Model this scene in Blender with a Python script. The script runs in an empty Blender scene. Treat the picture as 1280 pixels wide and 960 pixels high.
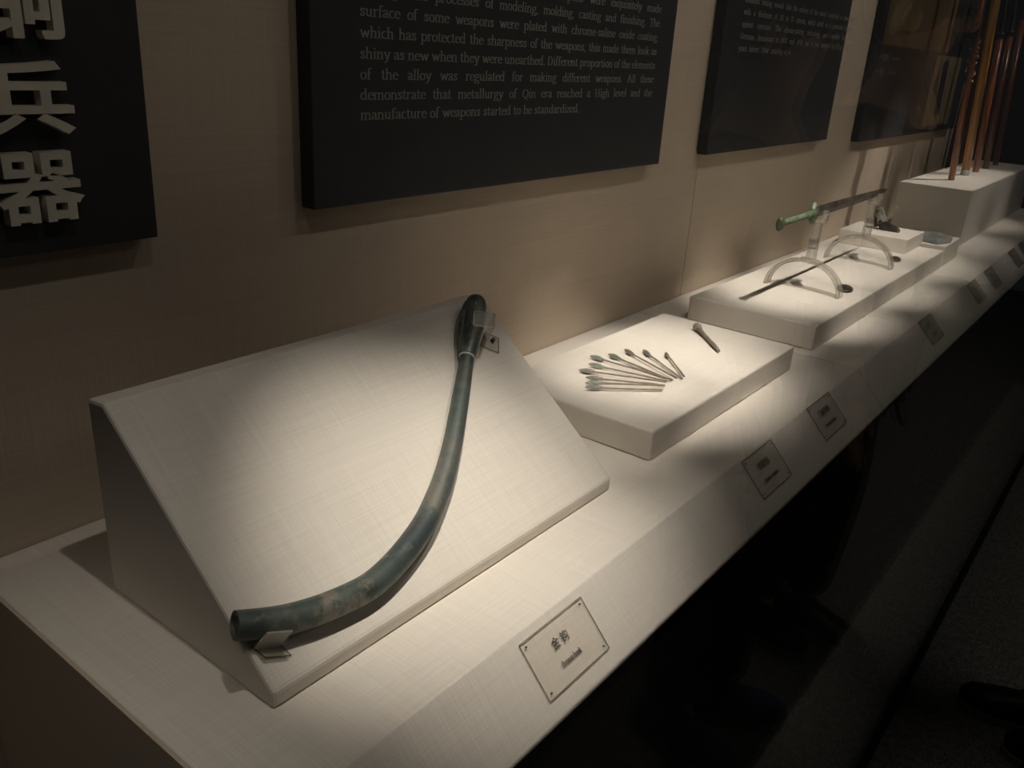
import bpy, bmesh, math, random
from mathutils import Vector, Matrix
random.seed(7)
S = 0.6            # metres per layout unit
EYE = 2.45         # camera height in layout units; layout z = 0 is eye level
SC = bpy.context.scene
COL = SC.collection

def P(x, y, z):    # layout units -> metres, floor at z = 0
    return Vector((x * S, y * S, (z + EYE) * S))

# ------------------------------------------------------------------ camera
yaw, pit, rol = math.radians(53.359), math.radians(-21.627), math.radians(3.660)
f = Vector((math.sin(yaw) * math.cos(pit), math.cos(yaw) * math.cos(pit), math.sin(pit)))
r = Vector((math.cos(yaw), -math.sin(yaw), 0)); u = r.cross(f)
r2 = r * math.cos(rol) + u * math.sin(rol); u2 = r2.cross(f)
cd = bpy.data.cameras.new('camera'); cam = bpy.data.objects.new('camera', cd); COL.objects.link(cam)
cd.sensor_width = 36; cd.sensor_fit = 'HORIZONTAL'; cd.lens = 1069.7 / 1280 * 36
cd.clip_start = 0.02; cd.clip_end = 60
M = Matrix((r2, u2, -f)).transposed().to_4x4(); M.translation = P(0, 0, 0)
cam.matrix_world = M
SC.camera = cam
# ------------------------------------------------------------------ view, world, lights
SC.view_settings.view_transform = 'Standard'; SC.view_settings.look = 'None'
SC.view_settings.exposure = 0.78; SC.view_settings.gamma = 1.0
SC.view_settings.use_curve_mapping = False
w = bpy.data.worlds.new('world'); SC.world = w; w.use_nodes = True
w.node_tree.nodes['Background'].inputs[0].default_value = (0.8, 0.85, 1.0, 1)
w.node_tree.nodes['Background'].inputs[1].default_value = 0.004

def spot(pos, tgt, power, half_deg, blend=1.0, size=0.012, col=(1.0, 0.905, 0.80)):
    l = bpy.data.lights.new('spot_lamp', 'SPOT'); l.energy = power; l.color = col
    l.spot_size = math.radians(2 * half_deg); l.spot_blend = blend; l.shadow_soft_size = size
    o = bpy.data.objects.new('spot_lamp', l); COL.objects.link(o)
    a = P(*pos); b = P(*tgt); o.location = a
    o.rotation_euler = (b - a).to_track_quat('-Z', 'Y').to_euler()
    return o
def area(pos, tgt, power, sx, sy, col=(1, .9, .8)):
    l = bpy.data.lights.new('room_fill', 'AREA'); l.energy = power; l.color = col
    l.shape = 'RECTANGLE'; l.size = sx * S; l.size_y = sy * S
    o = bpy.data.objects.new('room_fill', l); COL.objects.link(o)
    a = P(*pos); b = P(*tgt); o.location = a
    o.rotation_euler = (b - a).to_track_quat('-Z', 'Y').to_euler()
    return o
LZ = 1.22
spot((.68, .46, LZ), (1.16, .93, -.95), 38, 14)
spot((.68, .46, LZ), (.60, 1.15, -1.0), 4, 20)
spot((1.75, .46, LZ), (1.45, .90, -.95), 14, 14)
spot((1.75, .46, LZ), (2.36, 1.19, -.95), 58, 13)
spot((2.71, .46, LZ), (2.66, 1.15, -.95), 18, 12)
spot((2.71, .46, LZ), (3.62, 1.20, -.95), 72, 12)
spot((3.20, .46, LZ), (4.35, 1.16, -.95), 66, 12)
spot((4.40, .46, LZ), (5.10, 1.12, -.95), 50, 13)
spot((7.55, .46, LZ), (6.05, 1.25, -.75), 60, 16)
spot((7.00, .46, LZ), (7.00, 1.15, -.70), 30, 15)
spot((1.00, .46, LZ), (1.93, 1.12, -.95), 17, 8)
spot((1.75, .46, LZ), (3.06, 1.16, -.95), 22, 7)
spot((-.40, .46, LZ), (.38, 1.15, -1.25), 5, 15)
for x_, e_ in ((.66, 1.0), (1.74, 1.2), (2.71, 2.6), (3.69, 2.6), (5.19, 4), (7.3, 6)):      # the same fixtures' wide spill
    spot((x_, .455, LZ), (x_ + .3, 1.5, -.6), e_, 62, 1.0, .02)
area((4.0, -2.6, 2.3), (4.0, -2.2, -2.45), 2.0, 3.0, 1.0)  # unseen area light added as dim ambient fill for the floor outside the case

# ------------------------------------------------------------------ materials
def nodes(name):
    m = bpy.data.materials.new(name); m.use_nodes = True
    nt = m.node_tree; b = nt.nodes['Principled BSDF']
    return m, nt, b
def N(nt, t, **kw):
    n = nt.nodes.new(t)
    for k, v in kw.items():
        if k in n.inputs: n.inputs[k].default_value = v
        else: setattr(n, k, v)
    return n
def ramp(nt, fac, stops):
    n = nt.nodes.new('ShaderNodeValToRGB')
    e = n.color_ramp.elements
    while len(e) < len(stops): e.new(0.5)
    for i, (p, c) in enumerate(stops):
        e[i].position = p; e[i].color = (*c, 1)
    nt.links.new(fac, n.inputs[0]); return n.outputs[0]
def mix(nt, fac, a, b, mode='MIX'):
    n = nt.nodes.new('ShaderNodeMix'); n.data_type = 'RGBA'; n.blend_type = mode
    for s, v in ((n.inputs[0], fac), (n.inputs[6], a), (n.inputs[7], b)):
        if isinstance(v, (int, float)): s.default_value = v
        elif isinstance(v, tuple): s.default_value = (*v, 1)
        else: nt.links.new(v, s)
    return n.outputs[2]
def noise(nt, scale, vec=(1, 1, 1), detail=4, rough=.5, coord='Object'):
    tc = nt.nodes.new('ShaderNodeTexCoord'); mp = nt.nodes.new('ShaderNodeMapping')
    mp.inputs['Scale'].default_value = vec
    n = nt.nodes.new('ShaderNodeTexNoise'); n.inputs['Scale'].default_value = scale
    n.inputs['Detail'].default_value = detail; n.inputs['Roughness'].default_value = rough
    nt.links.new(tc.outputs[coord], mp.inputs[0]); nt.links.new(mp.outputs[0], n.inputs['Vector'])
    return n.outputs[0]
def bump(nt, b, h, strength, dist=.001):
    n = nt.nodes.new('ShaderNodeBump'); n.inputs['Strength'].default_value = strength
    n.inputs['Distance'].default_value = dist
    nt.links.new(h, n.inputs['Height']); nt.links.new(n.outputs[0], b.inputs['Normal'])
def math_node(nt, op, a, b):
    n = nt.nodes.new('ShaderNodeMath'); n.operation = op
    for s, v in ((n.inputs[0], a), (n.inputs[1], b)):
        if isinstance(v, (int, float)): s.default_value = v
        else: nt.links.new(v, s)
    return n.outputs[0]

def linen(name, base, amt=.16, scale=1.0):
    m, nt, b = nodes(name)
    a = noise(nt, 14 * scale, (.45, 46, 46), 2)       # threads running along the case
    c = noise(nt, 14 * scale, (46, .5, .5), 2)    # threads running across
    th = math_node(nt, 'ADD', a, c); th = math_node(nt, 'MULTIPLY', th, .5)
    big = noise(nt, 3, (1, 1, 1), 5)
    k = 1 - amt
    col = ramp(nt, th, [(.36, tuple(v * (1 - amt) for v in base)), (.62, tuple(min(1, v * (1 + amt * .35)) for v in base))])
    blot = ramp(nt, big, [(.3, (.94, .94, .95)), (.65, (1, 1, 1))])
    nt.links.new(mix(nt, 1.0, col, blot, 'MULTIPLY'), b.inputs['Base Color'])
    b.inputs['Roughness'].default_value = .92; b.inputs['Specular IOR Level'].default_value = .15
    bump(nt, b, th, .5, .0012)
    return m
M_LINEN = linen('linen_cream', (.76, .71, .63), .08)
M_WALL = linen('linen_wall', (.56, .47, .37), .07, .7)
M_SHADE = linen('linen_side', (.50, .42, .34), .12)

def plain(name, col, rough=.6, metal=0., spec=.4, var=.08, scale=20, bs=0.):
    m, nt, b = nodes(name)
    n = noise(nt, scale, detail=5)
    c = ramp(nt, n, [(.3, tuple(v * (1 - var) for v in col)), (.7, tuple(min(1, v * (1 + var)) for v in col))])
    nt.links.new(c, b.inputs['Base Color'])
    b.inputs['Roughness'].default_value = rough; b.inputs['Metallic'].default_value = metal
    b.inputs['Specular IOR Level'].default_value = spec
    if bs: bump(nt, b, n, bs, .002)
    return m
M_PANEL = plain('panel_charcoal', (.034, .035, .039), .55, spec=.3)
M_PANEL_EDGE = plain('panel_edge', (.012, .013, .02), .5)
M_TITLE = plain('title_letters', (.72, .68, .58), .6)
M_TEXT = plain('printed_text', (.30, .30, .27), .7)
M_BLACK = plain('fascia_black', (.012, .011, .010), .5, spec=.3)
M_INK = plain('ink', (.02, .018, .015), .7)
M_HOLE = plain('dark_patina', (.05, .043, .033), .5, .3, var=.5, scale=150)
M_STEEL = plain('steel', (.35, .33, .30), .35, .9)
M_BRASS = plain('brass', (.75, .52, .2), .22, 1.0)
M_PALE = plain('pale_metal', (.55, .55, .52), .45, .2)

def hook_material():
    m, nt, b = nodes('bronze_patina')
    n1 = noise(nt, 18, (1, 1, 1), 6, .6); n2 = noise(nt, 26, (1, 1, 1), 7, .65); n3 = noise(nt, 420, (1, 1, 1), 2)
    n4 = noise(nt, 9, (1, 1, 1), 3)
    c = ramp(nt, n1, [(.38, (.050, .066, .060)), (.50, (.085, .112, .098)), (.62, (.125, .140, .125))])
    tan = ramp(nt, n2, [(.49, (0, 0, 0)), (.58, (1, 1, 1))])
    tm = nt.nodes.new('ShaderNodeRGBToBW'); nt.links.new(tan, tm.inputs[0])
    tf = math_node(nt, 'MULTIPLY', tm.outputs[0], .7)
    tc = nt.nodes.new('ShaderNodeTexCoord'); sx = nt.nodes.new('ShaderNodeSeparateXYZ'); nt.links.new(tc.outputs['Object'], sx.inputs[0])
    mr = nt.nodes.new('ShaderNodeMapRange'); nt.links.new(sx.outputs[0], mr.inputs[0])       # tan crust mostly on the lower half
    for i_, v_ in ((1, -.02), (2, .14), (3, 1.0), (4, .22)): mr.inputs[i_].default_value = v_
    tf = math_node(nt, 'MULTIPLY', tf, mr.outputs[0])
    c = mix(nt, tf, c, (.27, .235, .195))
    bl = ramp(nt, n4, [(.52, (0, 0, 0)), (.66, (1, 1, 1))])
    bm = nt.nodes.new('ShaderNodeRGBToBW'); nt.links.new(bl, bm.inputs[0])
    c = mix(nt, math_node(nt, 'MULTIPLY', bm.outputs[0], .55), c, (.022, .028, .050))
    sp = ramp(nt, n3, [(.70, (0, 0, 0)), (.76, (1, 1, 1))])
    spm = nt.nodes.new('ShaderNodeRGBToBW'); nt.links.new(sp, spm.inputs[0])
    c = mix(nt, math_node(nt, 'MULTIPLY', spm.outputs[0], .3), c, (.35, .4, .34))
    nt.links.new(c, b.inputs['Base Color'])
    b.inputs['Roughness'].default_value = .48; b.inputs['Metallic'].default_value = .25
    bump(nt, b, n2, .35, .002)
    return m
M_HOOK = hook_material()
def patina(name, a, bcol, rough=.6, scale=90, metal=.15):
    m, nt, b = nodes(name)
    n = noise(nt, scale, detail=6, rough=.6)
    nt.links.new(ramp(nt, n, [(.36, a), (.62, bcol)]), b.inputs['Base Color'])
    b.inputs['Roughness'].default_value = rough; b.inputs['Metallic'].default_value = metal
    bump(nt, b, n, .4, .001)
    return m
M_FERRULE = patina('ferrule_patina', (.045, .056, .050), (.15, .17, .15), .42, 40, .12)
M_GREEN = patina('sword_green', (.05, .085, .045), (.19, .24, .15), .6)
M_BLADE = patina('blade_brown', (.075, .058, .047), (.20, .165, .14), .42, 25, .5)
M_ARROWH = patina('arrowhead_grey', (.14, .135, .115), (.25, .25, .21), .6, 120)
M_ARROWG = patina('arrowhead_green', (.16, .18, .145), (.29, .315, .26), .6, 120)
M_ARROWR = patina('arrowhead_brown', (.22, .17, .145), (.36, .30, .25), .6, 120)
M_SHAFT = patina('arrow_shaft', (.17, .145, .11), (.30, .26, .20), .6, 60)
M_XBOW = patina('trigger_bronze', (.022, .017, .014), (.085, .075, .062), .4, 60, .5)
M_XLIGHT = patina('trigger_polished', (.30, .31, .27), (.60, .61, .55), .35, 40, .6)
M_GREYB = patina('halberd_grey', (.10, .108, .10), (.20, .21, .195), .5, 30, .15)

def wood(name, a, bcol):
    m, nt, b = nodes(name)
    n = noise(nt, 10, (14, 14, .5), 4)
    nt.links.new(ramp(nt, n, [(.35, a), (.65, bcol)]), b.inputs['Base Color'])
    b.inputs['Roughness'].default_value = .32; b.inputs['Coat Weight'].default_value = .3
    return m
M_WOODR = wood('wood_red', (.17, .045, .012), (.36, .12, .035))
M_WOODY = wood('wood_amber', (.36, .15, .03), (.62, .30, .07))
M_WOODD = wood('wood_dark', (.10, .035, .012), (.24, .09, .03))
M_ROPE = patina('cord', (.18, .07, .04), (.42, .24, .13), .8, 200, 0)
M_DKBRZ = patina('dark_bronze', (.012, .014, .012), (.05, .055, .045), .4, 60, .4)

def clear(name, tint=(1, 1, 1), ior=1.49, extra=0.0, rough=0.0):
    m = bpy.data.materials.new(name); m.use_nodes = True; nt = m.node_tree
    nt.nodes.remove(nt.nodes['Principled BSDF'])
    out = nt.nodes['Material Output']
    lw = nt.nodes.new('ShaderNodeLayerWeight'); lw.inputs[0].default_value = .5     # Schlick's Fresnel, the same from both sides
    f0 = ((ior - 1) / (ior + 1)) ** 2
    p5 = math_node(nt, 'POWER', lw.outputs['Facing'], 5.0)
    fr = nt.nodes.new('ShaderNodeMath'); fr.operation = 'MULTIPLY_ADD'; fr.inputs[1].default_value = 1 - f0; fr.inputs[2].default_value = f0
    nt.links.new(p5, fr.inputs[0])
    t = nt.nodes.new('ShaderNodeBsdfTransparent'); t.inputs[0].default_value = (*tint, 1)
    g = nt.nodes.new('ShaderNodeBsdfGlossy'); g.inputs['Roughness'].default_value = rough
    mx = nt.nodes.new('ShaderNodeMixShader')
    fac = math_node(nt, 'ADD', fr.outputs[0], extra)
    nt.links.new(fac, mx.inputs[0]); nt.links.new(t.outputs[0], mx.inputs[1])
    nt.links.new(g.outputs[0], mx.inputs[2]); nt.links.new(mx.outputs[0], out.inputs[0])
    return m
M_GLASS = clear('case_glass', (.985, .99, .985), 1.36)
M_ACRYL = clear('acrylic', (.96, .955, .94), 1.49, .01, .04)
def frosted(name, body, amount, tint):
    m = clear(name, tint, 1.49, .03, .08); nt = m.node_tree; out = nt.nodes['Material Output']
    src = out.inputs[0].links[0].from_socket
    d = nt.nodes.new('ShaderNodeBsdfDiffuse'); d.inputs[0].default_value = (*body, 1)
    tl = nt.nodes.new('ShaderNodeBsdfTranslucent'); tl.inputs[0].default_value = (*body, 1)
    m1 = nt.nodes.new('ShaderNodeMixShader'); m1.inputs[0].default_value = .5
    nt.links.new(d.outputs[0], m1.inputs[1]); nt.links.new(tl.outputs[0], m1.inputs[2])
    m2 = nt.nodes.new('ShaderNodeMixShader'); m2.inputs[0].default_value = amount
    nt.links.new(src, m2.inputs[1]); nt.links.new(m1.outputs[0], m2.inputs[2]); nt.links.new(m2.outputs[0], out.inputs[0])
    return m
M_ACRYL_EDGE = frosted('acrylic_edge', (.50, .46, .40), .6, (.8, .78, .74))
M_PLATE_EDGE = frosted('plate_edge', (.22, .19, .15), .5, (.7, .66, .60))
M_PLATE = clear('label_acrylic', (.985, .98, .97), 1.30, 0, .05)
M_ARCH = frosted('acrylic_arch', (.74, .70, .62), .22, (.95, .94, .91))
M_UPRIGHT = frosted('acrylic_upright', (.85, .82, .76), .20, (.93, .92, .90))
M_LIP = frosted('acrylic_lip', (.80, .77, .72), .5, (.9, .88, .84))

def carpet():
    m, nt, b = nodes('carpet')
    n = noise(nt, 260, detail=3); n2 = noise(nt, 60, detail=3)
    c = mix(nt, .35, ramp(nt, n, [(.42, (.07, .075, .07)), (.62, (.34, .34, .30))]),
            ramp(nt, n2, [(.4, (.10, .10, .095)), (.6, (.26, .26, .23))]))
    nt.links.new(c, b.inputs['Base Color']); b.inputs['Roughness'].default_value = .95
    bump(nt, b, n, .6, .004)
    return m
M_CARPET = carpet()
def photo(name, stops, scale, vec):
    m, nt, b = nodes(name)
    n = noise(nt, scale, vec, 6, .6)
    nt.links.new(ramp(nt, n, stops), b.inputs['Base Color']); b.inputs['Roughness'].default_value = .5
    return m
M_PHOTO = photo('print_brown', [(.3, (.05, .036, .022)), (.5, (.12, .085, .05)), (.7, (.17, .125, .07))], 3, (1, 1, 1))
M_PHOTO2 = photo('print_dark', [(.3, (.008, .008, .009)), (.6, (.03, .028, .022)), (.75, (.05, .05, .035))], 5, (1, 1, 1))
M_PHOTO3 = photo('print_tan', [(.3, (.10, .085, .05)), (.55, (.22, .17, .10)), (.75, (.30, .24, .14))], 5, (9, 1, .5))

# ------------------------------------------------------------------ mesh helpers
class MB:
    """collects faces; coordinates are world metres unless said otherwise"""
    def __init__(s): s.v = []; s.f = []; s.mi = []
    def quadmesh(s, vs, fs, mi=0):
        o = len(s.v); s.v += [Vector(v) for v in vs]
        s.f += [tuple(o + i for i in q) for q in fs]; s.mi += [mi] * len(fs)
    def box(s, x0, x1, y0, y1, z0, z1, mi=0):
        vs = [P(x, y, z) for z in (z0, z1) for y in (y0, y1) for x in (x0, x1)]
        s.quadmesh(vs, [(0, 2, 3, 1), (4, 5, 7, 6), (0, 1, 5, 4), (2, 6, 7, 3), (0, 4, 6, 2), (1, 3, 7, 5)], mi)
    def obox(s, c, ax, ay, az, mi=0):     # oriented box: centre and three half-vectors (metres)
        c = Vector(c); vs = [c + ax * i + ay * j + az * k for k in (-1, 1) for j in (-1, 1) for i in (-1, 1)]
        s.quadmesh(vs, [(0, 2, 3, 1), (4, 5, 7, 6), (0, 1, 5, 4), (2, 6, 7, 3), (0, 4, 6, 2), (1, 3, 7, 5)], mi)
    def prism(s, a, b, mi=0):             # two matching outlines
        n = len(a); s.quadmesh(list(a) + list(b), [tuple(range(n))[::-1], tuple(range(n, 2 * n))] +
                               [(i, (i + 1) % n, n + (i + 1) % n, n + i) for i in range(n)], mi)
    def loft(s, rings, cap0=True, cap1=True, mi=0):
        n = len(rings[0]); vs = [p for rg in rings for p in rg]; fs = []
        for k in range(len(rings) - 1):
            for i in range(n):
                fs.append((k * n + i, k * n + (i + 1) % n, (k + 1) * n + (i + 1) % n, (k + 1) * n + i))
        if cap0: fs.append(tuple(range(n))[::-1])
        if cap1: fs.append(tuple(range((len(rings) - 1) * n, len(rings) * n)))
        s.quadmesh(vs, fs, mi)
    def tube(s, pts, rads, n=12, cap0=True, cap1=True, up=Vector((0, 0, 1)), squash=1., mi=0):
        pts = [Vector(p) for p in pts]; rings = []
        for i, p in enumerate(pts):
            t = (pts[min(i + 1, len(pts) - 1)] - pts[max(i - 1, 0)]).normalized()
            a = t.cross(up)
            if a.length < 1e-4: a = t.cross(Vector((1, 0, 0)))
            a.normalize(); b = a.cross(t)
            rr = rads[i] if hasattr(rads, '__len__') else rads
            rings.append([p + a * (rr * math.cos(2 * math.pi * k / n)) + b * (rr * squash * math.sin(2 * math.pi * k / n)) for k in range(n)])
        s.loft(rings, cap0, cap1, mi); return rings
    def ball(s, c, rx, ry=None, rz=None, n=12, m=8):
        ry = ry or rx; rz = rz or rx; c = Vector(c); rings = []
        for j in range(1, m):
            th = math.pi * j / m
            rings.append([c + Vector((rx * math.sin(th) * math.cos(2 * math.pi * k / n), ry * math.sin(th) * math.sin(2 * math.pi * k / n), -rz * math.cos(th))) for k in range(n)])
        s.loft(rings)
    def build(s, name, mats, parent=None, bevel=0., smooth=False, seg=2, origin=None):
        org = Vector(origin) if origin is not None else sum((v for v in s.v), Vector()) / len(s.v)
        pm = org
        me = bpy.data.meshes.new(name)
        me.from_pydata([v - org for v in s.v], [], s.f)
        if not isinstance(mats, (list, tuple)): mats = [mats]
        for m in mats: me.materials.append(m)
        for p, i in zip(me.polygons, s.mi): p.material_index = i; p.use_smooth = smooth
        bm = bmesh.new(); bm.from_mesh(me); bmesh.ops.recalc_face_normals(bm, faces=bm.faces)
        if bevel:
            bmesh.ops.bevel(bm, geom=list(bm.edges), offset=bevel, segments=seg, affect='EDGES', profile=.5)
            if smooth:
                pass
        bm.to_mesh(me); bm.free(); me.update()
        o = bpy.data.objects.new(name, me); COL.objects.link(o)
        if parent is not None:
            o.parent = parent; o.location = pm - parent['_org_v'] if False else pm - ORG[parent.name]
        else: o.location = pm
        ORG[o.name] = pm
        return o
ORG = {}
def tag(o, label=None, cat=None, group=None, kind=None):
    if label: o['label'] = label
    if cat: o['category'] = cat
    if group: o['group'] = group
    if kind: o['kind'] = kind
    return o
def thing(name, org, label, cat, group=None):
    o = bpy.data.objects.new(name, None); COL.objects.link(o); o.empty_display_size = .02
    o.location = org; ORG[o.name] = Vector(org)
    return tag(o, label, cat, group)
def catmull(pts, k=6):
    out = []; n = len(pts)
    for i in range(n - 1):
        p0, p1, p2, p3 = pts[max(i - 1, 0)], pts[i], pts[i + 1], pts[min(i + 2, n - 1)]
        for j in range(k):
            t = j / k
            out.append(tuple(.5 * ((2 * b) + (c - a) * t + (2 * a - 5 * b + 4 * c - d) * t * t + (-a + 3 * b - 3 * c + d) * t ** 3) for a, b, c, d in zip(p0, p1, p2, p3)))
    out.append(pts[-1]); return out

# ------------------------------------------------------------------ printed serif letters (flat strokes)
def arc(cx, cy, rx, ry, a0, a1, n=9):
    return [(cx + rx * math.cos(math.radians(a0 + (a1 - a0) * i / n)), cy + ry * math.sin(math.radians(a0 + (a1 - a0) * i / n))) for i in range(n + 1)]
def st(x, y0, y1): return [(x, y0), (x, y1)]
def sf(x, y, h=.17): return [(x - h, y), (x + h, y)]
G = {
 'a': (.72, [[(.10, .74), (.2, .93), (.38, .98), (.5, .86), (.53, .6), (.53, .15), (.6, .03), (.72, .08)], [(.53, .58), (.25, .46), (.1, .28), (.14, .06), (.3, .02), (.53, .2)]]),
 'b': (.82, [st(.17, .02, 1.5), [(.02, 1.46), (.17, 1.5)], arc(.45, .48, .28, .48, 150, -160)]),
 'c': (.68, [arc(.4, .48, .3, .48, 55, 310)]),
 'd': (.84, [st(.62, .0, 1.5), [(.47, 1.46), (.62, 1.5)], [(.62, .0), (.78, .04)], arc(.37, .48, .28, .48, 30, 330)]),
 'e': (.70, [arc(.38, .48, .29, .48, 8, 320), [(.1, .56), (.66, .56)]]),
 'f': (.50, [st(.2, 0, 1.25), [(.2, 1.25), (.27, 1.45), (.4, 1.5), (.54, 1.4)], [(.03, .95), (.42, .95)], sf(.2, 0)]),
 'g': (.76, [arc(.36, .66, .24, .31, 0, 360, 12), [(.25, .37), (.14, .2), (.25, .06), (.5, .04)], arc(.37, -.2, .3, .24, 0, 360, 12), [(.52, .88), (.72, .96)]]),
 'h': (.86, [st(.17, 0, 1.5), [(.02, 1.46), (.17, 1.5)], [(.17, .72), (.34, .95), (.5, .95), (.64, .76), (.64, 0)], sf(.17, 0), sf(.66, 0)]),
 'i': (.42, [st(.2, 0, .97), [(.05, .93), (.2, .97)], sf(.2, 0), [(.2, 1.3), (.2, 1.42)]]),
 'k': (.84, [st(.17, 0, 1.5), [(.02, 1.46), (.17, 1.5)], [(.62, .95), (.2, .42)], [(.34, .58), (.68, .02)], sf(.17, 0), sf(.68, 0), sf(.62, .95, .12)]),
 'l': (.42, [st(.2, 0, 1.5), [(.05, 1.46), (.2, 1.5)], sf(.2, 0)]),
 'm': (1.28, [st(.17, 0, .97), [(.02, .93), (.17, .97)], [(.17, .72), (.34, .95), (.5, .95), (.62, .76), (.62, 0)], [(.62, .72), (.8, .95), (.96, .95), (1.08, .76), (1.08, 0)], sf(.17, 0), sf(.62, 0), sf(1.1, 0)]),
 'n': (.86, [st(.17, 0, .97), [(.02, .93), (.17, .97)], [(.17, .72), (.34, .95), (.5, .95), (.64, .76), (.64, 0)], sf(.17, 0), sf(.66, 0)]),
 'o': (.78, [arc(.39, .48, .29, .48, 0, 360, 14)]),
 'p': (.84, [st(.17, -.48, .97), [(.02, .93), (.17, .97)], arc(.45, .48, .28, .48, 150, -150), sf(.17, -.48)]),
 'q': (.82, [st(.63, -.48, .97), arc(.37, .48, .28, .48, 30, 330), sf(.63, -.48)]),
 'r': (.60, [st(.17, 0, .97), [(.02, .93), (.17, .97)], [(.17, .66), (.32, .92), (.5, .94), (.54, .84)], sf(.17, 0)]),
 's': (.62, [[(.5, .74), (.44, .94), (.26, .97), (.12, .8), (.2, .6), (.42, .42), (.5, .22), (.38, .03), (.2, .02), (.09, .24)]]),
 't': (.50, [[(.2, 1.25), (.2, .15), (.3, .02), (.46, .1)], [(.02, .95), (.44, .95)]]),
 'u': (.86, [[(.17, .95), (.17, .25), (.28, .04), (.45, .03), (.62, .22)], st(.62, 0, .95), [(.04, .95), (.17, .95)], [(.5, .95), (.62, .95)], [(.62, 0), (.78, .04)]]),
 'v': (.80, [[(.12, .95), (.40, .02), (.68, .95)], sf(.12, .95, .12), sf(.68, .95, .12)]),
 'w': (1.14, [[(.12, .95), (.36, .02), (.58, .9), (.8, .02), (1.02, .95)], sf(.12, .95, .12), sf(1.02, .95, .12)]),
 'x': (.80, [[(.12, .95), (.68, 0)], [(.66, .95), (.1, 0)], sf(.12, .95, .12), sf(.68, 0, .12), sf(.66, .95, .1), sf(.1, 0, .1)]),
 'y': (.80, [[(.12, .95), (.42, .02)], [(.68, .95), (.34, -.3), (.2, -.46), (.08, -.4)], sf(.12, .95, .12), sf(.68, .95, .12)]),
 'z': (.70, [[(.12, .8), (.12, .93), (.58, .93), (.1, .03), (.6, .03), (.62, .2)]]),
 '.': (.36, [[(.18, .0), (.18, .12)]]), ',': (.36, [[(.2, .08), (.18, -.1), (.1, -.22)]]),
 '-': (.5, [[(.08, .45), (.4, .45)]]), '!': (.4, [st(.2, .4, 1.4), [(.17, .05), (.23, .05)]]),
 'A': (1.15, [[(.12, 0), (.56, 1.42), (.98, 0)], [(.3, .5), (.82, .5)], sf(.12, 0), sf(.98, 0)]),
 'B': (1.05, [st(.22, 0, 1.4), [(.06, 1.4), (.6, 1.38), (.78, 1.1), (.6, .76), (.25, .74)], [(.6, .76), (.88, .4), (.7, .03), (.06, 0)]]),
 'C': (1.05, [arc(.56, .7, .44, .7, 50, 315), [(.88, 1.05), (.9, 1.4)]]),
 'D': (1.12, [st(.22, 0, 1.4), [(.06, 1.4), (.55, 1.39), (.85, 1.15), (.93, .7), (.85, .25), (.55, .01), (.06, 0)]]),
 'G': (1.12, [arc(.56, .7, .44, .7, 50, 330), st(.92, .1, .6), sf(.92, .62, .15), [(.88, 1.05), (.9, 1.4)]]),
 'H': (1.18, [st(.22, 0, 1.4), st(.9, 0, 1.4), [(.22, .72), (.9, .72)], sf(.22, 0), sf(.9, 0), sf(.22, 1.4), sf(.9, 1.4)]),
 'Q': (1.14, [arc(.56, .7, .45, .7, 0, 360, 16), [(.5, 0), (.7, -.22), (1.0, -.36)]]),
 'S': (.86, [[(.66, 1.08), (.58, 1.36), (.34, 1.4), (.16, 1.15), (.26, .86), (.58, .6), (.7, .32), (.54, .04), (.28, .02), (.12, .34)]]),
 'T': (1.0, [st(.5, 0, 1.4), [(.08, 1.15), (.08, 1.4), (.92, 1.4), (.92, 1.15)], sf(.5, 0)]),
 '0': (.78, [arc(.39, .7, .27, .7, 0, 360, 14)]), '1': (.78, [st(.4, 0, 1.4), [(.2, 1.22), (.4, 1.4)], sf(.4, 0)]),
 '2': (.78, [[(.12, 1.1), (.25, 1.38), (.5, 1.36), (.62, 1.05), (.5, .65), (.1, .03), (.65, .03)]]),
 '3': (.78, [[(.14, 1.2), (.35, 1.4), (.58, 1.15), (.35, .78), (.64, .42), (.45, .03), (.1, .1)]]),
 '5': (.78, [[(.6, 1.38), (.22, 1.38), (.18, .85), (.5, .8), (.64, .42), (.45, .03), (.1, .1)]]),
 '7': (.78, [[(.1, 1.15), (.12, 1.38), (.65, 1.38), (.3, 0)]]),
 '9': (.78, [arc(.38, 1.0, .25, .38, 0, 360, 12), [(.62, .95), (.5, .3), (.18, .02)]]),
}
def text_width(t): return sum(G[c][0] if c in G else .45 for c in t)
def write(mb, t, org, ex, ey, xh, sx=1., nib=.17, thin=.07, width=None, space=.45):
    """lettering in the plane spanned by ex, ey (unit vectors, metres); xh = x-height in metres; width justifies the line"""
    words = t.split(' '); nw = sum(text_width(q) for q in words) * xh * sx
    gap = space * xh * sx
    if width and len(words) > 1: gap = (width - nw) / (len(words) - 1)
    x = 0.
    for q in words:
        for c in q:
            gw, strokes = G[c]
            for s_ in strokes:
                for (ax, ay), (bx, by) in zip(s_[:-1], s_[1:]):
                    h = nib / 2 * (.45 if abs(ay - by) < .06 else 1); v = thin / 2
                    # hull of two nib rectangles
                    if bx < ax or (bx == ax and by < ay): ax, ay, bx, by = bx, by, ax, ay
                    if by >= ay: q4 = [(ax - h, ay - v), (ax + h, ay - v), (bx + h, by - v), (bx + h, by + v), (bx - h, by + v), (ax - h, ay + v)]
                    else: q4 = [(ax - h, ay - v), (bx - h, by - v), (bx + h, by - v), (bx + h, by + v), (ax + h, ay + v), (ax - h, ay + v)]
                    vs = [org + ex * ((x + px * xh * sx)) + ey * (py * xh) for px, py in q4]
                    mb.quadmesh(vs, [(0, 1, 2, 3, 4, 5)])
            x += gw * xh * sx
        x += gap
    return x
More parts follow.
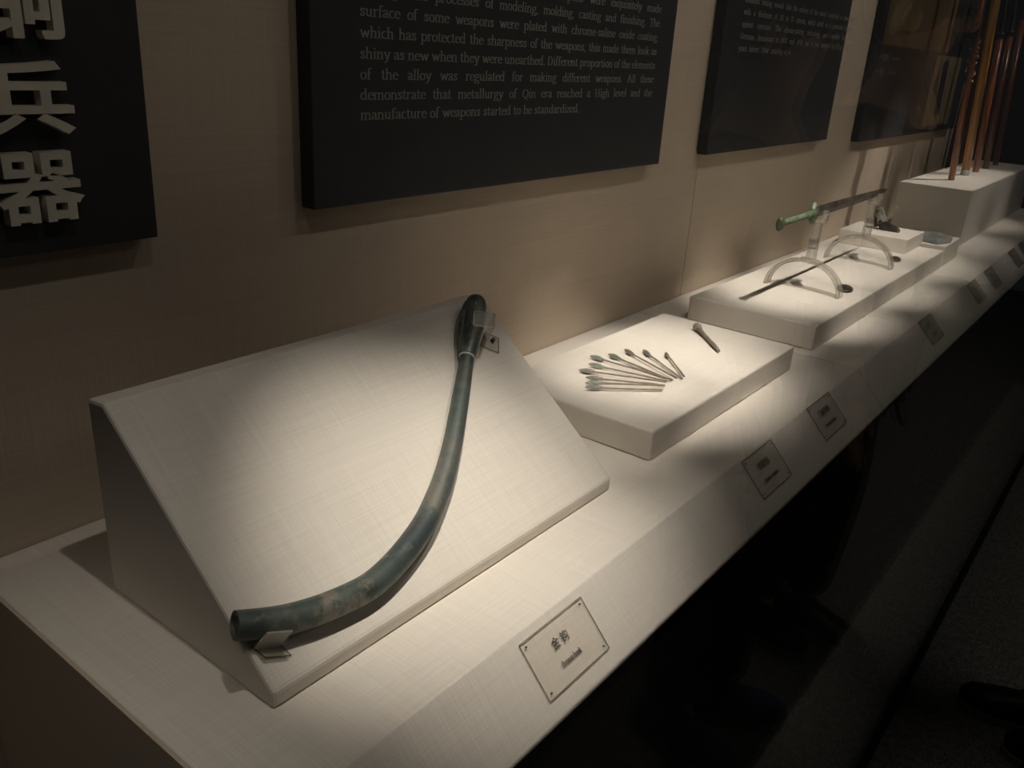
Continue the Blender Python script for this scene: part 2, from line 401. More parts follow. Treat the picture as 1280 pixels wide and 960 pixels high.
def cjk(name, t, org, ex, ey, size, extrude, offset, mat, parent=None, thick_dir=None):
    """real glyph outlines turned into a mesh; org = lower left of the em box, size in metres"""
    cu = bpy.data.curves.new(name, 'FONT'); cu.body = t; cu.size = 1.; cu.extrude = extrude / size; cu.offset = offset
    cu.align_x = 'LEFT'; cu.resolution_u = 3
    tmp = bpy.data.objects.new('tmp', cu); COL.objects.link(tmp)
    dg = bpy.context.evaluated_depsgraph_get(); dg.update()
    me = bpy.data.meshes.new_from_object(tmp.evaluated_get(dg)); bpy.data.objects.remove(tmp)
    ez = ex.cross(ey)
    if len(me.vertices):
        xs = [v.co.x for v in me.vertices]; ys = [v.co.y for v in me.vertices]
        for v in me.vertices:
            c = v.co; v.co = ex * (c.x * size) + ey * (c.y * size) + ez * (c.z * size)
    me.materials.clear(); me.materials.append(mat)
    o = bpy.data.objects.new(name, me); COL.objects.link(o); ORG[o.name] = Vector(org)
    if parent is not None: o.parent = parent; o.location = Vector(org) - ORG[parent.name]
    else: o.location = org
    return o, (min(xs) * size, max(xs) * size, min(ys) * size, max(ys) * size) if len(me.vertices) else None

EX = Vector((1, 0, 0)); EY = Vector((0, 1, 0)); EZ = Vector((0, 0, 1))
# ================================================================== STRUCTURE
FLOOR = -2.45
b = MB(); b.box(-6, 12, -6, 1.8, FLOOR - .1, FLOOR); b.build('floor', M_CARPET)['kind'] = 'structure'
b = MB(); b.box(-6, 12, -6, 1.8, 2.4, 2.5); b.build('ceiling', M_BLACK)['kind'] = 'structure'
b = MB(); b.box(-6, 12, -6.1, -6.0, FLOOR, 2.4); b.build('wall_room', M_BLACK)['kind'] = 'structure'
wb = MB(); wb.box(-2.5, 8.17, 1.66, 1.76, FLOOR, 2.4)
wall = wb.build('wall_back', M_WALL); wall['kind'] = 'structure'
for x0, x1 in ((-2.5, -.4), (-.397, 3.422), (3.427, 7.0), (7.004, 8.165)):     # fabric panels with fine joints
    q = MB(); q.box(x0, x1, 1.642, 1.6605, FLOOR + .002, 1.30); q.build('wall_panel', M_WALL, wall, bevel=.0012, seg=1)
b = MB(); b.box(8.17, 8.25, .38, 1.76, FLOOR, 2.4); b.build('wall_end', M_BLACK)['kind'] = 'structure'
b = MB(); b.box(-2.5, 8.17, .30, 1.64, 1.31, 1.36); b.build('trim_1', M_BLACK)['kind'] = 'structure'
b = MB(); b.box(-2.5, 12, .30, .40, 1.36, 2.4); b.build('wall_header', M_BLACK)['kind'] = 'structure'
b = MB(); b.box(-2.5, 12, .36, .374, FLOOR + .03, 1.31); b.build('window_1', M_GLASS)['kind'] = 'structure'
b = MB(); b.box(-2.5, 12, .345, .39, FLOOR, FLOOR + .03); b.build('baseboard_front', M_PANEL_EDGE, bevel=.001)['kind'] = 'structure'

# ---- the fabric-covered ledge: three segments, each with a sloping front
ledge = thing('display_ledge', P(4.3, 1.1, FLOOR), 'long cream fabric covered display ledge with sloping front edge running along the wall', 'ledge')
BY, BZ = .622, -1.122       # lower edge of the slope
for i, (x0, x1) in enumerate(((.496, 3.043), (3.047, 5.68), (5.684, 8.165))):
    q = MB()
    prof = [(1.640, -1.0), (.737, -1.0), (BY, BZ), (BY, BZ - .012), (1.640, BZ - .012)]
    q.prism([P(x0, y, z) for y, z in prof], [P(x1, y, z) for y, z in prof])
    q.build('fabric_top', M_LINEN, ledge, bevel=.0022)
q = MB(); q.box(.50, 8.16, .625, 1.638, -1.62, BZ - .013)
q.build('base_panel', M_BLACK, ledge)
ep = [(1.638, -1.001), (.737, -1.001), (BY, BZ), (BY, -1.62), (.70, -1.62), (.70, FLOOR + .002), (1.638, FLOOR + .002)]
q = MB(); q.prism([P(.490, y, z) for y, z in ep], [P(.4955, y, z) for y, z in ep]); q.build('end_panel', M_WALL, ledge)
q = MB(); q.box(.52, 8.15, .70, 1.60, FLOOR + .001, -1.621); q.build('plinth', M_BLACK, ledge)

# ================================================================== PLINTHS
def block(name, x0, x1, y0, y1, z0, z1, label, mat=M_LINEN, bv=.0035):
    q = MB(); q.box(x0, x1, y0, y1, z0, z1)
    return tag(q.build(name, mat, None, bevel=bv, origin=P((x0 + x1) / 2, (y0 + y1) / 2, z0)), label, 'plinth')
E0 = .0005
q = MB(); prof = [(1.388, -1 + E0), (1.393, -.612), (1.340, -.606), (.905, -.967), (.907, -1 + E0)]
q.prism([P(.645, y, z) for y, z in prof], [P(1.647, y, z) for y, z in prof])
wedge = tag(q.build('sloping_plinth', M_LINEN, None, bevel=.004, origin=P(1.146, 1.15, -1)), 'large wedge shaped cream linen stand holding the long curved bronze hook', 'plinth')
block('low_plinth', 1.85, 2.85, .91, 1.425, -1 + E0, -.913, 'low square cream linen plinth carrying the fan of thin arrows')
block('low_plinth', 3.112, 5.10, .928, 1.45, -1 + E0, -.902, 'long low cream linen plinth under the sword on its two acrylic arches')
block('small_plinth', 4.79, 5.14, 1.056, 1.41, -.902 + E0, -.826, 'small cream block on the sword plinth carrying the dark trigger mechanism', bv=.002)
block('small_plinth', 5.125, 5.49, .93, 1.20, -1 + E0, -.885, 'small cream block between sword plinth and tall plinth, under a grey blade', bv=.002)
block('tall_plinth', 5.875, 8.12, .996, 1.42, -1 + E0, -.66, 'tall cream rectangular plinth with five wooden weapon poles standing on it', bv=.003)

# ================================================================== HOOK on the slope
ES = Vector((0, .7704, .6376)); NS = Vector((0, -.6376, .7704))
def SL(x, s, h=0.):    # layout coordinates on the wedge's slope
    return P(x, .905 + ES.y * s + NS.y * h, -.967 + ES.z * s + NS.z * h)
hook = thing('bronze_hook', SL(1.1, .15), 'long curved bronze hook with green grey patina resting on the sloping linen stand', 'hook')
cl = [(.6335, .1205, .029, .0237), (.6851, .0980, .029, .0250), (.7263, .0850, .029, .0252), (.7875, .0733, .029, .0249), (.8735, .0672, .029, .0246),
      (.9425, .0776, .029, .0245), (1.0112, .0982, .029, .0245), (1.0697, .1223, .028, .0241), (1.1216, .1515, .028, .0233), (1.1688, .1810, .027, .0226),
      (1.2421, .2375, .027, .0212), (1.3363, .3193, .026, .0200), (1.4094, .3853, .027, .0180), (1.4364, .4115, .028, .0178)]
cc = catmull(cl, 5)
q = MB(); pts = [SL(*c[:3]) for c in cc]; rads = [c[3] * S for c in cc]
rings = q.tube(pts, rads, 20, cap0=False, cap1=True, up=NS, squash=.92)
t0 = (pts[1] - pts[0]).normalized(); c0 = pts[0]
inner = [[c0 + (p - c0) * .74 for p in rings[0]], [c0 + t0 * .02 + (p - c0) * .66 for p in rings[0]]]
q.loft([rings[0], inner[0], inner[1]], cap0=False, cap1=True)
q.build('shaft', M_HOOK, hook, smooth=True)
fl = [(1.4369, .4125, .029, .0190), (1.4566, .4293, .031, .0216), (1.4890, .4571, .033, .0250), (1.5194, .4847, .034, .0275), (1.5471, .5098, .034, .0283), (1.5693, .5319, .034, .0268), (1.5815, .5442, .034, .0215), (1.5884, .5515, .034, .0100)]
fc = catmull(fl, 3)
q = MB(); q.tube([SL(*c[:3]) for c in fc], [c[3] * S for c in fc], 20, up=NS, squash=.9)
so = q.build('socket', M_FERRULE, hook, smooth=True); so['label'] = 'dark glossy socket at the upper end'
q = MB(); rl = [(1.4203, .4101, .020, .0040), (1.4395, .4312, .022, .0090), (1.4745, .4676, .024, .0145), (1.5131, .5046, .026, .0175), (1.5546, .5375, .028, .0160), (1.5748, .5504, .028, .0059)]
q = MB(); rc = catmull(rl, 3); q.tube([SL(*c[:3]) for c in rc], [c[3] * S for c in rc], 14, up=NS, squash=.7)
q.build('socket_flange', M_FERRULE, hook, smooth=True)
q = MB(); q.tube([SL(1.4345, .4102, .0285), SL(1.4372, .4128, .0288)], [.0196 * S, .0196 * S], 20, up=NS, squash=.93)
q.build('collar_ring', M_PALE, hook, smooth=True)['label'] = 'thin pale ring below the socket'
for (x, s, h) in ((1.548, .527, .055), (1.535, .520, .051), (1.497, .482, .052)):
    q = MB(); q.ball(SL(x, s, h), .0016); q.build('inlay_dot', M_PALE, hook)

def sheet(mb, quad, th, mi=0):
    a, b_, c, d = [Vector(v) for v in quad]; n = (b_ - a).cross(d - a).normalized() * th
    mb.prism([v for v in (a, b_, c, d)], [v + n for v in (a, b_, c, d)], mi)
br = thing('acrylic_bracket', SL(.68, .065), 'small clear acrylic bracket cradling the lower open end of the bronze hook', 'bracket', 'acrylic brackets holding the hook')
q = MB(); sheet(q, [SL(.6515, .0827, .001), SL(.694, .0648, .001), SL(.7016, .0378, .001), SL(.663, .0554, .001)][::-1], .0014)
q.build('base_plate', M_ACRYL, br)
q = MB()
bp = [SL(.6515, .0827, .0035), SL(.694, .0648, .0035), SL(.7016, .0378, .0035), SL(.663, .0554, .0035)]
for i in range(4): q.tube([bp[i], bp[(i + 1) % 4]], .0005, 5)
q.build('base_edge', M_PLATE_EDGE, br)
q = MB(); sheet(q, [SL(.655, .079, .001), SL(.694, .0625, .001), SL(.695, .066, .060), SL(.657, .083, .060)], .0018)
q.build('lip', M_LIP, br)
br = thing('acrylic_bracket', SL(1.57, .44), 'clear acrylic bracket with a screw gripping the dark upper socket of the hook', 'bracket', 'acrylic brackets holding the hook')
bq = [(1.5302, .438), (1.5735, .4557 + .012), (1.6023, .4402), (1.5698, .4043)]
q = MB(); sheet(q, [SL(x, s, .001) for x, s in bq][::-1], .0014); q.build('base_plate', M_ACRYL, br)
q = MB(); bp = [SL(x, s, .0035) for x, s in bq]
for i in range(4): q.tube([bp[i], bp[(i + 1) % 4]], .0005, 5)
q.build('base_edge', M_PLATE_EDGE, br)
q = MB(); sheet(q, [SL(1.575, .468, .003), SL(1.541, .433, .003), SL(1.514, .436, .083), SL(1.548, .471, .083)], .0016); q.build('upright', M_ACRYL, br)
q = MB(); sheet(q, [SL(1.548, .471, .084), SL(1.514, .436, .084), SL(1.453, .459, .086), SL(1.485, .492, .086)], .0016); q.build('front_tab', frosted('acrylic_tab', (.7, .68, .62), .18, (.93, .92, .9)), br)
q = MB()
loop = [SL(1.548, .471, .087), SL(1.514, .436, .087), SL(1.453, .459, .089), SL(1.485, .492, .089)]
for i in range(4): q.tube([loop[i], loop[(i + 1) % 4]], .0005, 5)
q.build('tab_edge', M_LIP, br)
q = MB(); q.tube([SL(1.578, .440, .002), SL(1.578, .440, .009)], .0032, 12, up=EX); q.build('screw', M_HOLE, br)['label'] = 'dark screw head'

# ================================================================== ARROWS
ar = [(1.960, 1.196, 2.119, 1.030), (1.991, 1.216, 2.145, 1.040), (2.029, 1.241, 2.159, 1.044), (2.068, 1.291, 2.175, 1.050), (2.134, 1.299, 2.194, 1.055),
      (2.200, 1.336, 2.203, 1.055), (2.260, 1.305, 2.210, 1.048), (2.337, 1.291, 2.226, 1.042), (2.380, 1.247, 2.245, 1.033), (2.415, 1.183, 2.259, 1.033)]
TOPA = -.913
ord_names = ['bottommost arrow of the fan, its dark blade beside the green one', 'green headed arrow second from the bottom of the fan', 'arrow third from the bottom of the fan with a grey brown head',
             'arrow of the fan whose head reaches farthest left', 'green headed arrow just above the farthest left one', 'arrow with mottled grey head, sixth from the bottom of the fan',
             'arrow with cracked double shaft and greenish head, seventh from the bottom', 'arrow with dark grey head, third from the right in the fan',
             'arrow with brown grey head, second from the right in the fan', 'short arrow with pinkish brown head at the right end of the fan']
hm = [M_ARROWH, M_ARROWG, M_ARROWH, M_ARROWH, M_ARROWG, M_ARROWG, M_ARROWG, M_ARROWH, M_ARROWH, M_ARROWR]
for i, (x0, y0, x1, y1) in enumerate(ar):
    z = TOPA + .008 + .0015 * (i % 2)
    a = P(x0, y0, TOPA + .010); e = P(x1, y1, TOPA + .0062 + (.0045 if i % 2 else 0))
    d = (e - a); L = d.length; d.normalize(); side = d.cross(EZ).normalized(); upv = side.cross(d)
    t = thing('bronze_arrow', P((x0 + x1) / 2, (y0 + y1) / 2, TOPA), ord_names[i], 'arrow', 'arrows fanned out on the low plinth')
    hl = .030 if i < 9 else .024
    hw = .0049 if i < 9 else .0042
    q = MB(); rg = []
    for k, (tt, wd) in enumerate([(0, .10), (.12, .48), (.30, .82), (.52, 1.0), (.78, 1.0), (.80, .74), (1.0, .70)]):
        c = a + d * (tt * hl); ww = hw * wd
        # three bladed section
        sec = [c + (side * math.cos(math.radians(90 + 120 * j)) + upv * math.sin(math.radians(90 + 120 * j))) * ww for j in range(3)]
        half = [c + (side * math.cos(math.radians(150 + 120 * j)) + upv * math.sin(math.radians(150 + 120 * j))) * ww * .72 for j in range(3)]
        rg.append([v for pr_ in zip(sec, half) for v in pr_])
    q.loft(rg); q.build('arrowhead', hm[i], t)
    q = MB(); n = 7; pts = [a + d * (hl + (L - hl) * k / n) + side * (.0004 * math.sin(k * 1.7 + i)) for k in range(n + 1)]
    q.tube(pts, [.0022] + [.00175] * (n - 1) + [.0017], 8)
    if i == 6:
        pts2 = [p + side * .0042 * math.sin(math.pi * k / n) for k, p in enumerate(pts)]; q.tube(pts2[1:], .0009, 6)
    q.build('shaft', M_SHAFT, t)
# single socketed piece
t = thing('socketed_arrowhead', P(2.66, 1.15, TOPA), 'single stout bronze piece with ring head lying apart from the arrow fan', 'arrow')
a = P(2.744, 1.236, TOPA + .0155); e = P(2.574, 1.068, TOPA + .0075); d = (e - a).normalized(); L = (e - a).length
q = MB(); q.tube([a + d * (L * k) for k in (.12, .2, .3, .42, .46, .60, .66, .70, .88, 1.0)], [.0060, .0046, .0044, .0034, .0042, .0040, .0034, .0048, .0044, .0030], 12); q.build('shaft', M_SHAFT, t, smooth=True)
q = MB(); q.tube([a + d * (L * k) for k in (-.03, .0, .06, .12, .145)], [.0050, .0084, .0090, .0072, .005], 14); q.build('ring_head', M_ARROWR, t, smooth=True)
q = MB(); q.ball(a + EZ * .0062, .0034, .0034, .002, 10, 6); q.build('head_hollow', M_HOLE, t)

# ================================================================== SWORD AND STANDS
T2 = -.902
sw = thing('bronze_sword', P(3.85, 1.15, -.56), 'long bronze sword with green hilt and brown blade held on acrylic stands', 'sword')
q = MB(); yb = 1.15; zb = -.5615
st_ = [(3.525, .023), (3.70, .0235), (4.0, .0215), (4.25, .0195), (4.42, .0165), (4.50, .013), (4.56, .0015)]
rg = []
for x, hh in st_:
    th = .0055 * (1 if hh > .01 else .3)
    rg.append([P(x, yb, zb + hh), P(x, yb - th, zb), P(x, yb, zb - hh), P(x, yb + th, zb)])
q.loft(rg); q.build('blade', M_BLADE, sw)
q = MB()
rg = []
for x, sc_ in ((3.488, .55), (3.500, 1.0), (3.520, 1.0), (3.534, .6)):
    rg.append([P(x, yb + dy * sc_, zb + dz * sc_) for dy, dz in ((0, .043), (-.012, .030), (-.016, 0), (-.012, -.030), (0, -.043), (.012, -.030), (.016, 0), (.012, .030))])
q.loft(rg); q.build('guard', M_GREEN, sw)
q = MB(); q.tube([P(x, yb, zb - .003) for x in (3.180, 3.25, 3.255, 3.30, 3.305, 3.38, 3.45, 3.495)], [.0078, .0070, .0078, .0078, .0070, .0075, .0082, .0098], 14); q.build('grip', M_GREEN, sw, smooth=True)
q = MB(); q.tube([P(x, yb, zb - .004) for x in (3.150, 3.153, 3.166, 3.182, 3.192)], [.0062, .0078, .0078, .0066, .0055], 18, squash=2.0); q.build('pommel', M_GREEN, sw, smooth=True)

def stand(x, label, ytop):
    g = thing('acrylic_stand', P(x, 1.162, T2), label, 'stand', 'acrylic arched sword stands')
    cy, hw_, hh = 1.162, .163, .136
    q = MB(); n = 20; wx = .024; outer = []; inner_ = []
    for k in range(n + 1):
        a_ = math.pi * k / n
        outer.append((cy + hw_ * math.cos(a_), T2 + .001 + hh * math.sin(a_)))
        inner_.append((cy + (hw_ - .011) * math.cos(a_), T2 + .001 + (hh - .011) * math.sin(a_)))
    rg = [[P(x - wx, *o_), P(x + wx, *o_), P(x + wx, *i_), P(x - wx, *i_)] for o_, i_ in zip(outer, inner_)]
    q.loft(rg); q.build('arch', M_ARCH, g)
    q = MB()
    for sx_ in (-1, 1):
        for crv in (outer, inner_):
            q.tube([P(x + sx_ * wx, *p) for p in crv], .0007, 5)
    q.build('arch_edge', M_ACRYL_EDGE, g)
    zt0 = T2 + hh + .002; ztop = zb - .050
    q = MB(); q.box(x - .016, x + .016, ytop - .016, ytop + .016, zt0, ztop); q.build('upright', M_UPRIGHT, g)
    q = MB()
    for sx_ in (-1, 1):
        for sy_ in (-1, 1):
            q.tube([P(x + sx_ * .016, ytop + sy_ * .016, zt0), P(x + sx_ * .016, ytop + sy_ * .016, ztop)], .0007, 5)
    for k in (.3, .42, .47, .52, .57):
        zz = zt0 + (ztop - zt0) * k; q.box(x - .0165, x + .0165, ytop - .0165, ytop + .0165, zz, zz + .003)
    q.build('upright_edge', M_ACRYL_EDGE, g)
    q = MB()
    q.box(x - .018, x + .018, ytop - .034, ytop + .020, ztop, ztop + .014)
    q.box(x - .018, x + .018, ytop - .034, ytop - .020, ztop + .014, zb + .004)
    q.box(x - .018, x + .018, ytop + .010, ytop + .020, ztop + .014, zb + .004)
    q.build('cradle', M_UPRIGHT, g)
    q = MB(); q.tube([P(x, ytop - .040, zb - .020), P(x, ytop - .034, zb - .020)], .0036, 10, up=EZ); q.build('screw', M_STEEL, g)
stand(3.59, 'clear acrylic arched stand under the green sword hilt, nearer of the two', 1.150)
stand(4.35, 'clear acrylic arched stand under the sword blade beside the small block, farther of the two', 1.150)
def oval(x, y, rx, ry, rot, label):
    q = MB(); c = P(x, y, T2 + .006); rg = []
    n = 20; ro = math.radians(rot)
    for (k, h) in ((1.0, -.0032), (1.0, .0015), (.85, .0035), (.5, .0025), (.38, -.001)):
        rg.append([c + Vector((rx * S * k * math.cos(2 * math.pi * i / n) * math.cos(ro) - ry * S * k * math.sin(2 * math.pi * i / n) * math.sin(ro),
                               rx * S * k * math.cos(2 * math.pi * i / n) * math.sin(ro) + ry * S * k * math.sin(2 * math.pi * i / n) * math.cos(ro), h)) for i in range(n)])
    q.loft(rg); return tag(q.build('oval_ring', M_HOLE, None, smooth=True), label, 'ring')
oval(3.757, 1.034, .062, .034, 17, 'small dark oval piece lying by the foot of the nearer acrylic arch')
oval(4.60, 1.050, .055, .026, 17, 'small dark oval piece lying in front of the small block with the trigger')

# ================================================================== CROSSBOW TRIGGER
tr = thing('crossbow_trigger', P(4.97, 1.22, -.826), 'dark bronze crossbow trigger mechanism standing on the small cream block', 'crossbow trigger')
def yz_prism(x0, x1, pts, name, mat, parent, bev=0.):
    q = MB(); q.prism([P(x0, y, z) for y, z in pts], [P(x1, y, z) for y, z in pts]); return q.build(name, mat, parent, bevel=bev)
yz_prism(4.952, 4.990, [(1.148, -.8255), (1.243, -.8255), (1.262, -.800), (1.262, -.775), (1.235, -.776), (1.160, -.802), (1.146, -.815)], 'housing', M_XBOW, tr, .001)
yz_prism(4.985, 4.999, [(1.225, -.772), (1.250, -.786), (1.284, -.712), (1.268, -.706)], 'sight_plate', M_XBOW, tr, .0006)
yz_prism(4.950, 4.986, [(1.221, -.775), (1.240, -.782), (1.279, -.712), (1.262, -.706)], 'sight_face', M_XLIGHT, tr, .0006)['label'] = 'pale polished face of the upright sight'
yz_prism(4.955, 4.972, [(1.262, -.812), (1.276, -.765), (1.290, -.755), (1.293, -.772), (1.280, -.815)], 'trigger_lever', M_XBOW, tr, .0006)
for yy, zz in ((1.270, -.7245), (1.248, -.790)):
    q = MB(); q.tube([P(4.925, yy, zz), P(5.035, yy, zz)], .0028, 10); q.ball(P(4.925, yy, zz), .0038); q.ball(P(5.035, yy, zz), .0038); q.build('pin', M_XBOW, tr, smooth=True)
# grey blade on the block behind
q = MB()
out = [(5.135, .978), (5.175, 1.13), (5.44, 1.165), (5.475, 1.03), (5.40, .955), (5.27, .936)]
zz = [-.874] * 6
mid = [(5.20, 1.00), (5.22, 1.10), (5.40, 1.12), (5.44, 1.04), (5.38, .985), (5.28, .972)]
top = [P(x, y, -.862) for x, y in mid]
rg = [[P(x, y, -.8835) for x, y in out], [P(x, y, -.878) for x, y in out], top]
q.loft(rg); tag(q.build('halberd_head', M_GREYB, None, bevel=0), 'flat grey bronze blade lying on the block at the foot of the tall plinth', 'blade')

# ================================================================== POLES
def pole(name, x, y, z1, rad, mat, lean, label):
    g = thing(name, P(x, y, -.66), label, 'pole weapon')
    zt = z1
    def at(z): return P(x, y + lean * (z + .66), z)
    q = MB(); q.tube([at(-.6595), at(zt)], rad, 14, up=EX); q.build('pole', mat, g, smooth=True)
    return g, at
LEAN = .065
g, at = pole('dagger_axe', 6.328, 1.215, 1.10, .0125, M_WOODR, LEAN, 'reddish pole lashed with cords to a dark blade, nearest on the tall plinth')
def blade_side(at, zc, pts, name, g, th=.004):
    q = MB(); q.prism([at(zc) + Vector((px * S, -th, pz * S)) for px, pz in pts], [at(zc) + Vector((px * S, th, pz * S)) for px, pz in pts])
    return q.build(name, M_DKBRZ, g, bevel=.0008)
blade_side(at, .10, [(-.03, -.16), (-.06, -.02), (-.09, .06), (-.30, .10), (-.46, .04), (-.32, .17), (-.12, .19), (-.05, .20), (.02, .12), (.01, -.10)], 'blade', g)
for k, zz in enumerate((-.03, .00, .045, .085, .13, .165, .185)):
    q = MB(); c = at(zz); rr = .0155 + .002 * (k % 2); n = 14
    pts = [c + Vector((rr * math.cos(2 * math.pi * i / n), rr * math.sin(2 * math.pi * i / n), .012 * math.sin(2 * math.pi * i / n + k * 1.3))) for i in range(n + 1)]
    q.tube(pts, .0028, 6, cap0=False, cap1=False); q.build('lashing', M_ROPE, g, smooth=True)
g, at = pole('spear', 6.746, 1.218, 1.20, .0165, M_WOODY, LEAN, 'thick amber wooden pole, second on the tall plinth, with pale foot')
q = MB(); q.tube([at(-.659), at(-.625)], .0172, 14, up=EX); q.build('foot_ferrule', M_PALE, g, smooth=True)['label'] = 'pale metal foot'
for (x, zt, mat, lab, rad) in ((7.074, .245, M_WOODR, 'reddish pole third on the tall plinth with a thin dark spearhead', .0135),
                          (7.425, .275, M_WOODD, 'brown pole fourth on the tall plinth with a dark socketed head', .0135),
                          (7.814, .40, M_WOODD, 'darkest brown pole, farthest on the tall plinth, by the black end wall', .0125)):
    g, at = pole('spear', x, 1.212, zt, rad, mat, LEAN, lab)
    q = MB(); q.tube([at(zt - .01), at(zt + .02), at(zt + .03)], [rad * 1.15, rad * 1.15, rad * .8], 12, up=EX); q.build('collar', M_DKBRZ, g, smooth=True)
    q = MB(); c = at(zt); rg = []
    for h, wd, th in ((.02, .010, .010), (.12, .010, .009), (.17, .017, .006), (.30, .015, .005), (.42, .008, .003), (.48, .0008, .0008)):
        cc_ = c + Vector((0, LEAN * h * S, h * S)); rg.append([cc_ + Vector((wd, 0, 0)), cc_ + Vector((0, th, 0)), cc_ + Vector((-wd, 0, 0)), cc_ + Vector((0, -th, 0))])
    q.loft(rg); q.build('spearhead', M_DKBRZ, g)

# ================================================================== WALL PANELS
YF = 1.592
def panel(name, x0, x1, z0, z1, label, yf=YF):
    g = thing(name, P((x0 + x1) / 2, 1.64, z0), label, 'sign')
    q = MB(); q.box(x0, x1, yf, 1.638, z0, z1); q.build('board', M_PANEL, g, bevel=.002)
    return g
ZT = .95
g = panel('title_sign', .42, .922, -.402, ZT, 'narrow black title sign with large raised Chinese characters at far left')
LW = .152
for ch, zc in (('\u94dc', -.040), ('\u5175', -.1935), ('\u5668', -.3425)):
    o, bb = cjk('raised_character', ch, P(.622, YF - .013, zc), EX, EZ, .150 * S, .0075, .018, M_TITLE, g)
    if bb and ch == '\u94dc':     # thin outlines: embolden with shifted copies instead of the curve offset
        bpy.data.objects.remove(o)
        o, bb = cjk('raised_character', ch, P(.622, YF - .013, zc), EX, EZ, .150 * S, .0075, 0., M_TITLE, g)
        bm = bmesh.new(); d0 = .019 * .150 * S * 1.3
        for k in range(8):
            me_ = o.data.copy(); me_.transform(Matrix.Translation((d0 * max(-.75, min(.75, math.cos(k * math.pi / 4))) / .75, .00006 * k, d0 * max(-.75, min(.75, math.sin(k * math.pi / 4))) / .75 * .8)))
            bm.from_mesh(me_)
        bm.to_mesh(o.data); bm.free()
        bb = (bb[0] - d0, bb[1] + d0, bb[2] - d0, bb[3] + d0)
    if bb:     # fit glyph to its measured box
        w0 = bb[1] - bb[0]; h0 = bb[3] - bb[2]; tw = .150 * S; th_ = .1205 * S
        for v in o.data.vertices:
            v.co.x = (v.co.x - bb[0]) * tw / w0; v.co.z = (v.co.z - bb[2]) * th_ / h0
g = panel('text_sign', 1.320, 2.985, -.390, ZT, 'large black text sign behind the hook with grey English paragraph')
XH = .0168 * S
lines1 = ['through the processes of modeling, molding, casting and finishing. The', 'surface of some weapons were plated with chrome-saline oxide coating,',
          'which has protected the sharpness of the weapons, this made them look as', 'shiny as new when they were unearthed. Different proportion of the elements',
          'of the alloy was regulated for making different weapons. All these', 'demonstrate that metallurgy of Qin era reached a High level and the', 'manufacture of weapons started to be standardized.']
nat = text_width('manufacture of weapons started to be standardized.'.replace(' ', '')) + .45 * 6
SXF = (.940 * S) / (nat * XH)
zl = -.190; TY = YF - .0006
dz = .0460
for k, t in enumerate(reversed(lines1)):
    q = MB(); write(q, t, P(1.466, TY, zl + k * dz), EX, EZ, XH, SXF, width=None if k == 0 else 1.402 * S)
    o = q.build('text_line', M_TEXT, g)
q = MB(); t = 'weapons were exquisitely made'; write(q, t, P(2.222, TY, zl + 7 * dz - .001), EX, EZ, XH, SXF, width=.646 * S); q.build('text_line', M_TEXT, g)
g = panel('text_sign', 3.387, 4.852, -.380, ZT, 'medium black text sign on the wall behind the sword, text fading small')
lines2 = ['Scientific testing reveals that the surface of the sword unearthed is chromium', 'with a thickness of 10 to 15 micron, which acted as a protective coating', 'against corrosion. The chrome-plating technology was invented by the',
          'Germans, Americans in 1937 and 1950, but it had emerged in China 2200', 'years before. How amazing it is']
for k, t in enumerate(reversed(lines2)):
    q = MB(); write(q, t, P(3.548, TY, .030 + k * .046), EX, EZ, XH * .93, SXF * .93, width=.573 * S if k == 0 else 1.378 * S); q.build('text_line', M_TEXT, g)
g = panel('picture_sign', 5.432, 7.90, -.420, ZT, 'far black picture sign with brown photographs and a tall blade print, beside the poles')
q = MB(); q.box(5.50, 7.10, YF - .001, YF - .0002, .125, .93); q.build('photo_print', M_PHOTO, g)
q = MB(); q.box(7.12, 7.86, YF - .001, YF - .0002, .125, .93); q.build('photo_print', M_PHOTO2, g)
q = MB(); q.box(6.84, 7.62, YF - .001, YF - .0002, -.375, .105); q.build('photo_print', M_PHOTO3, g)
q = MB(); yy = YF - .0016
q.quadmesh([P(x, yy, z) for x, z in ((7.12, -.30), (7.20, -.33), (7.27, -.29), (7.23, .06), (7.15, .085), (7.07, .05))], [(0, 1, 2, 3, 4, 5)]); q.build('printed_blade', M_PHOTO2, g)
q = MB()
q.quadmesh([P(x, yy, z) for x, z in ((5.57, .20), (5.66, .165), (5.74, .215), (6.35, .60), (6.27, .68), (5.60, .33))], [(0, 1, 2, 3, 4, 5)]); q.build('printed_blade', M_PHOTO3, g)
q = MB(); q.quadmesh([P(x, yy, z) for x, z in ((6.86, .085), (7.08, .085), (7.08, .070), (6.86, .070))], [(0, 1, 2, 3)]); q.build('printed_stripe', M_ROPE, g)
for zz, wd in ((.050, .34), (-.030, .27)):
    q = MB(); q.quadmesh([P(5.50, yy, zz + .010), P(5.525, yy, zz + .022), P(5.525, yy, zz - .002)], [(0, 1, 2)]); q.build('printed_arrow', M_TEXT, g)
    c, bb = cjk('caption', '\u9752\u94dc\u5251' if zz > 0 else '\u94dc\u77db', P(5.56, YF - .0012, zz - .006), EX, EZ, .042 * S, 0, .0, M_TEXT, g)
    q = MB(); write(q, 'Bronze sword' if zz > 0 else 'Bronze spear', P(5.56 + .20, TY, zz - .002), EX, EZ, .012 * S, 1.5); q.build('text_line', M_TEXT, g)
c, bb = cjk('caption', '\u9752\u94dc\n\u4e00\u53f7', P(6.60, YF - .0012, -.262), EX, EZ, .045 * S, 0, .0, M_TEXT, g)

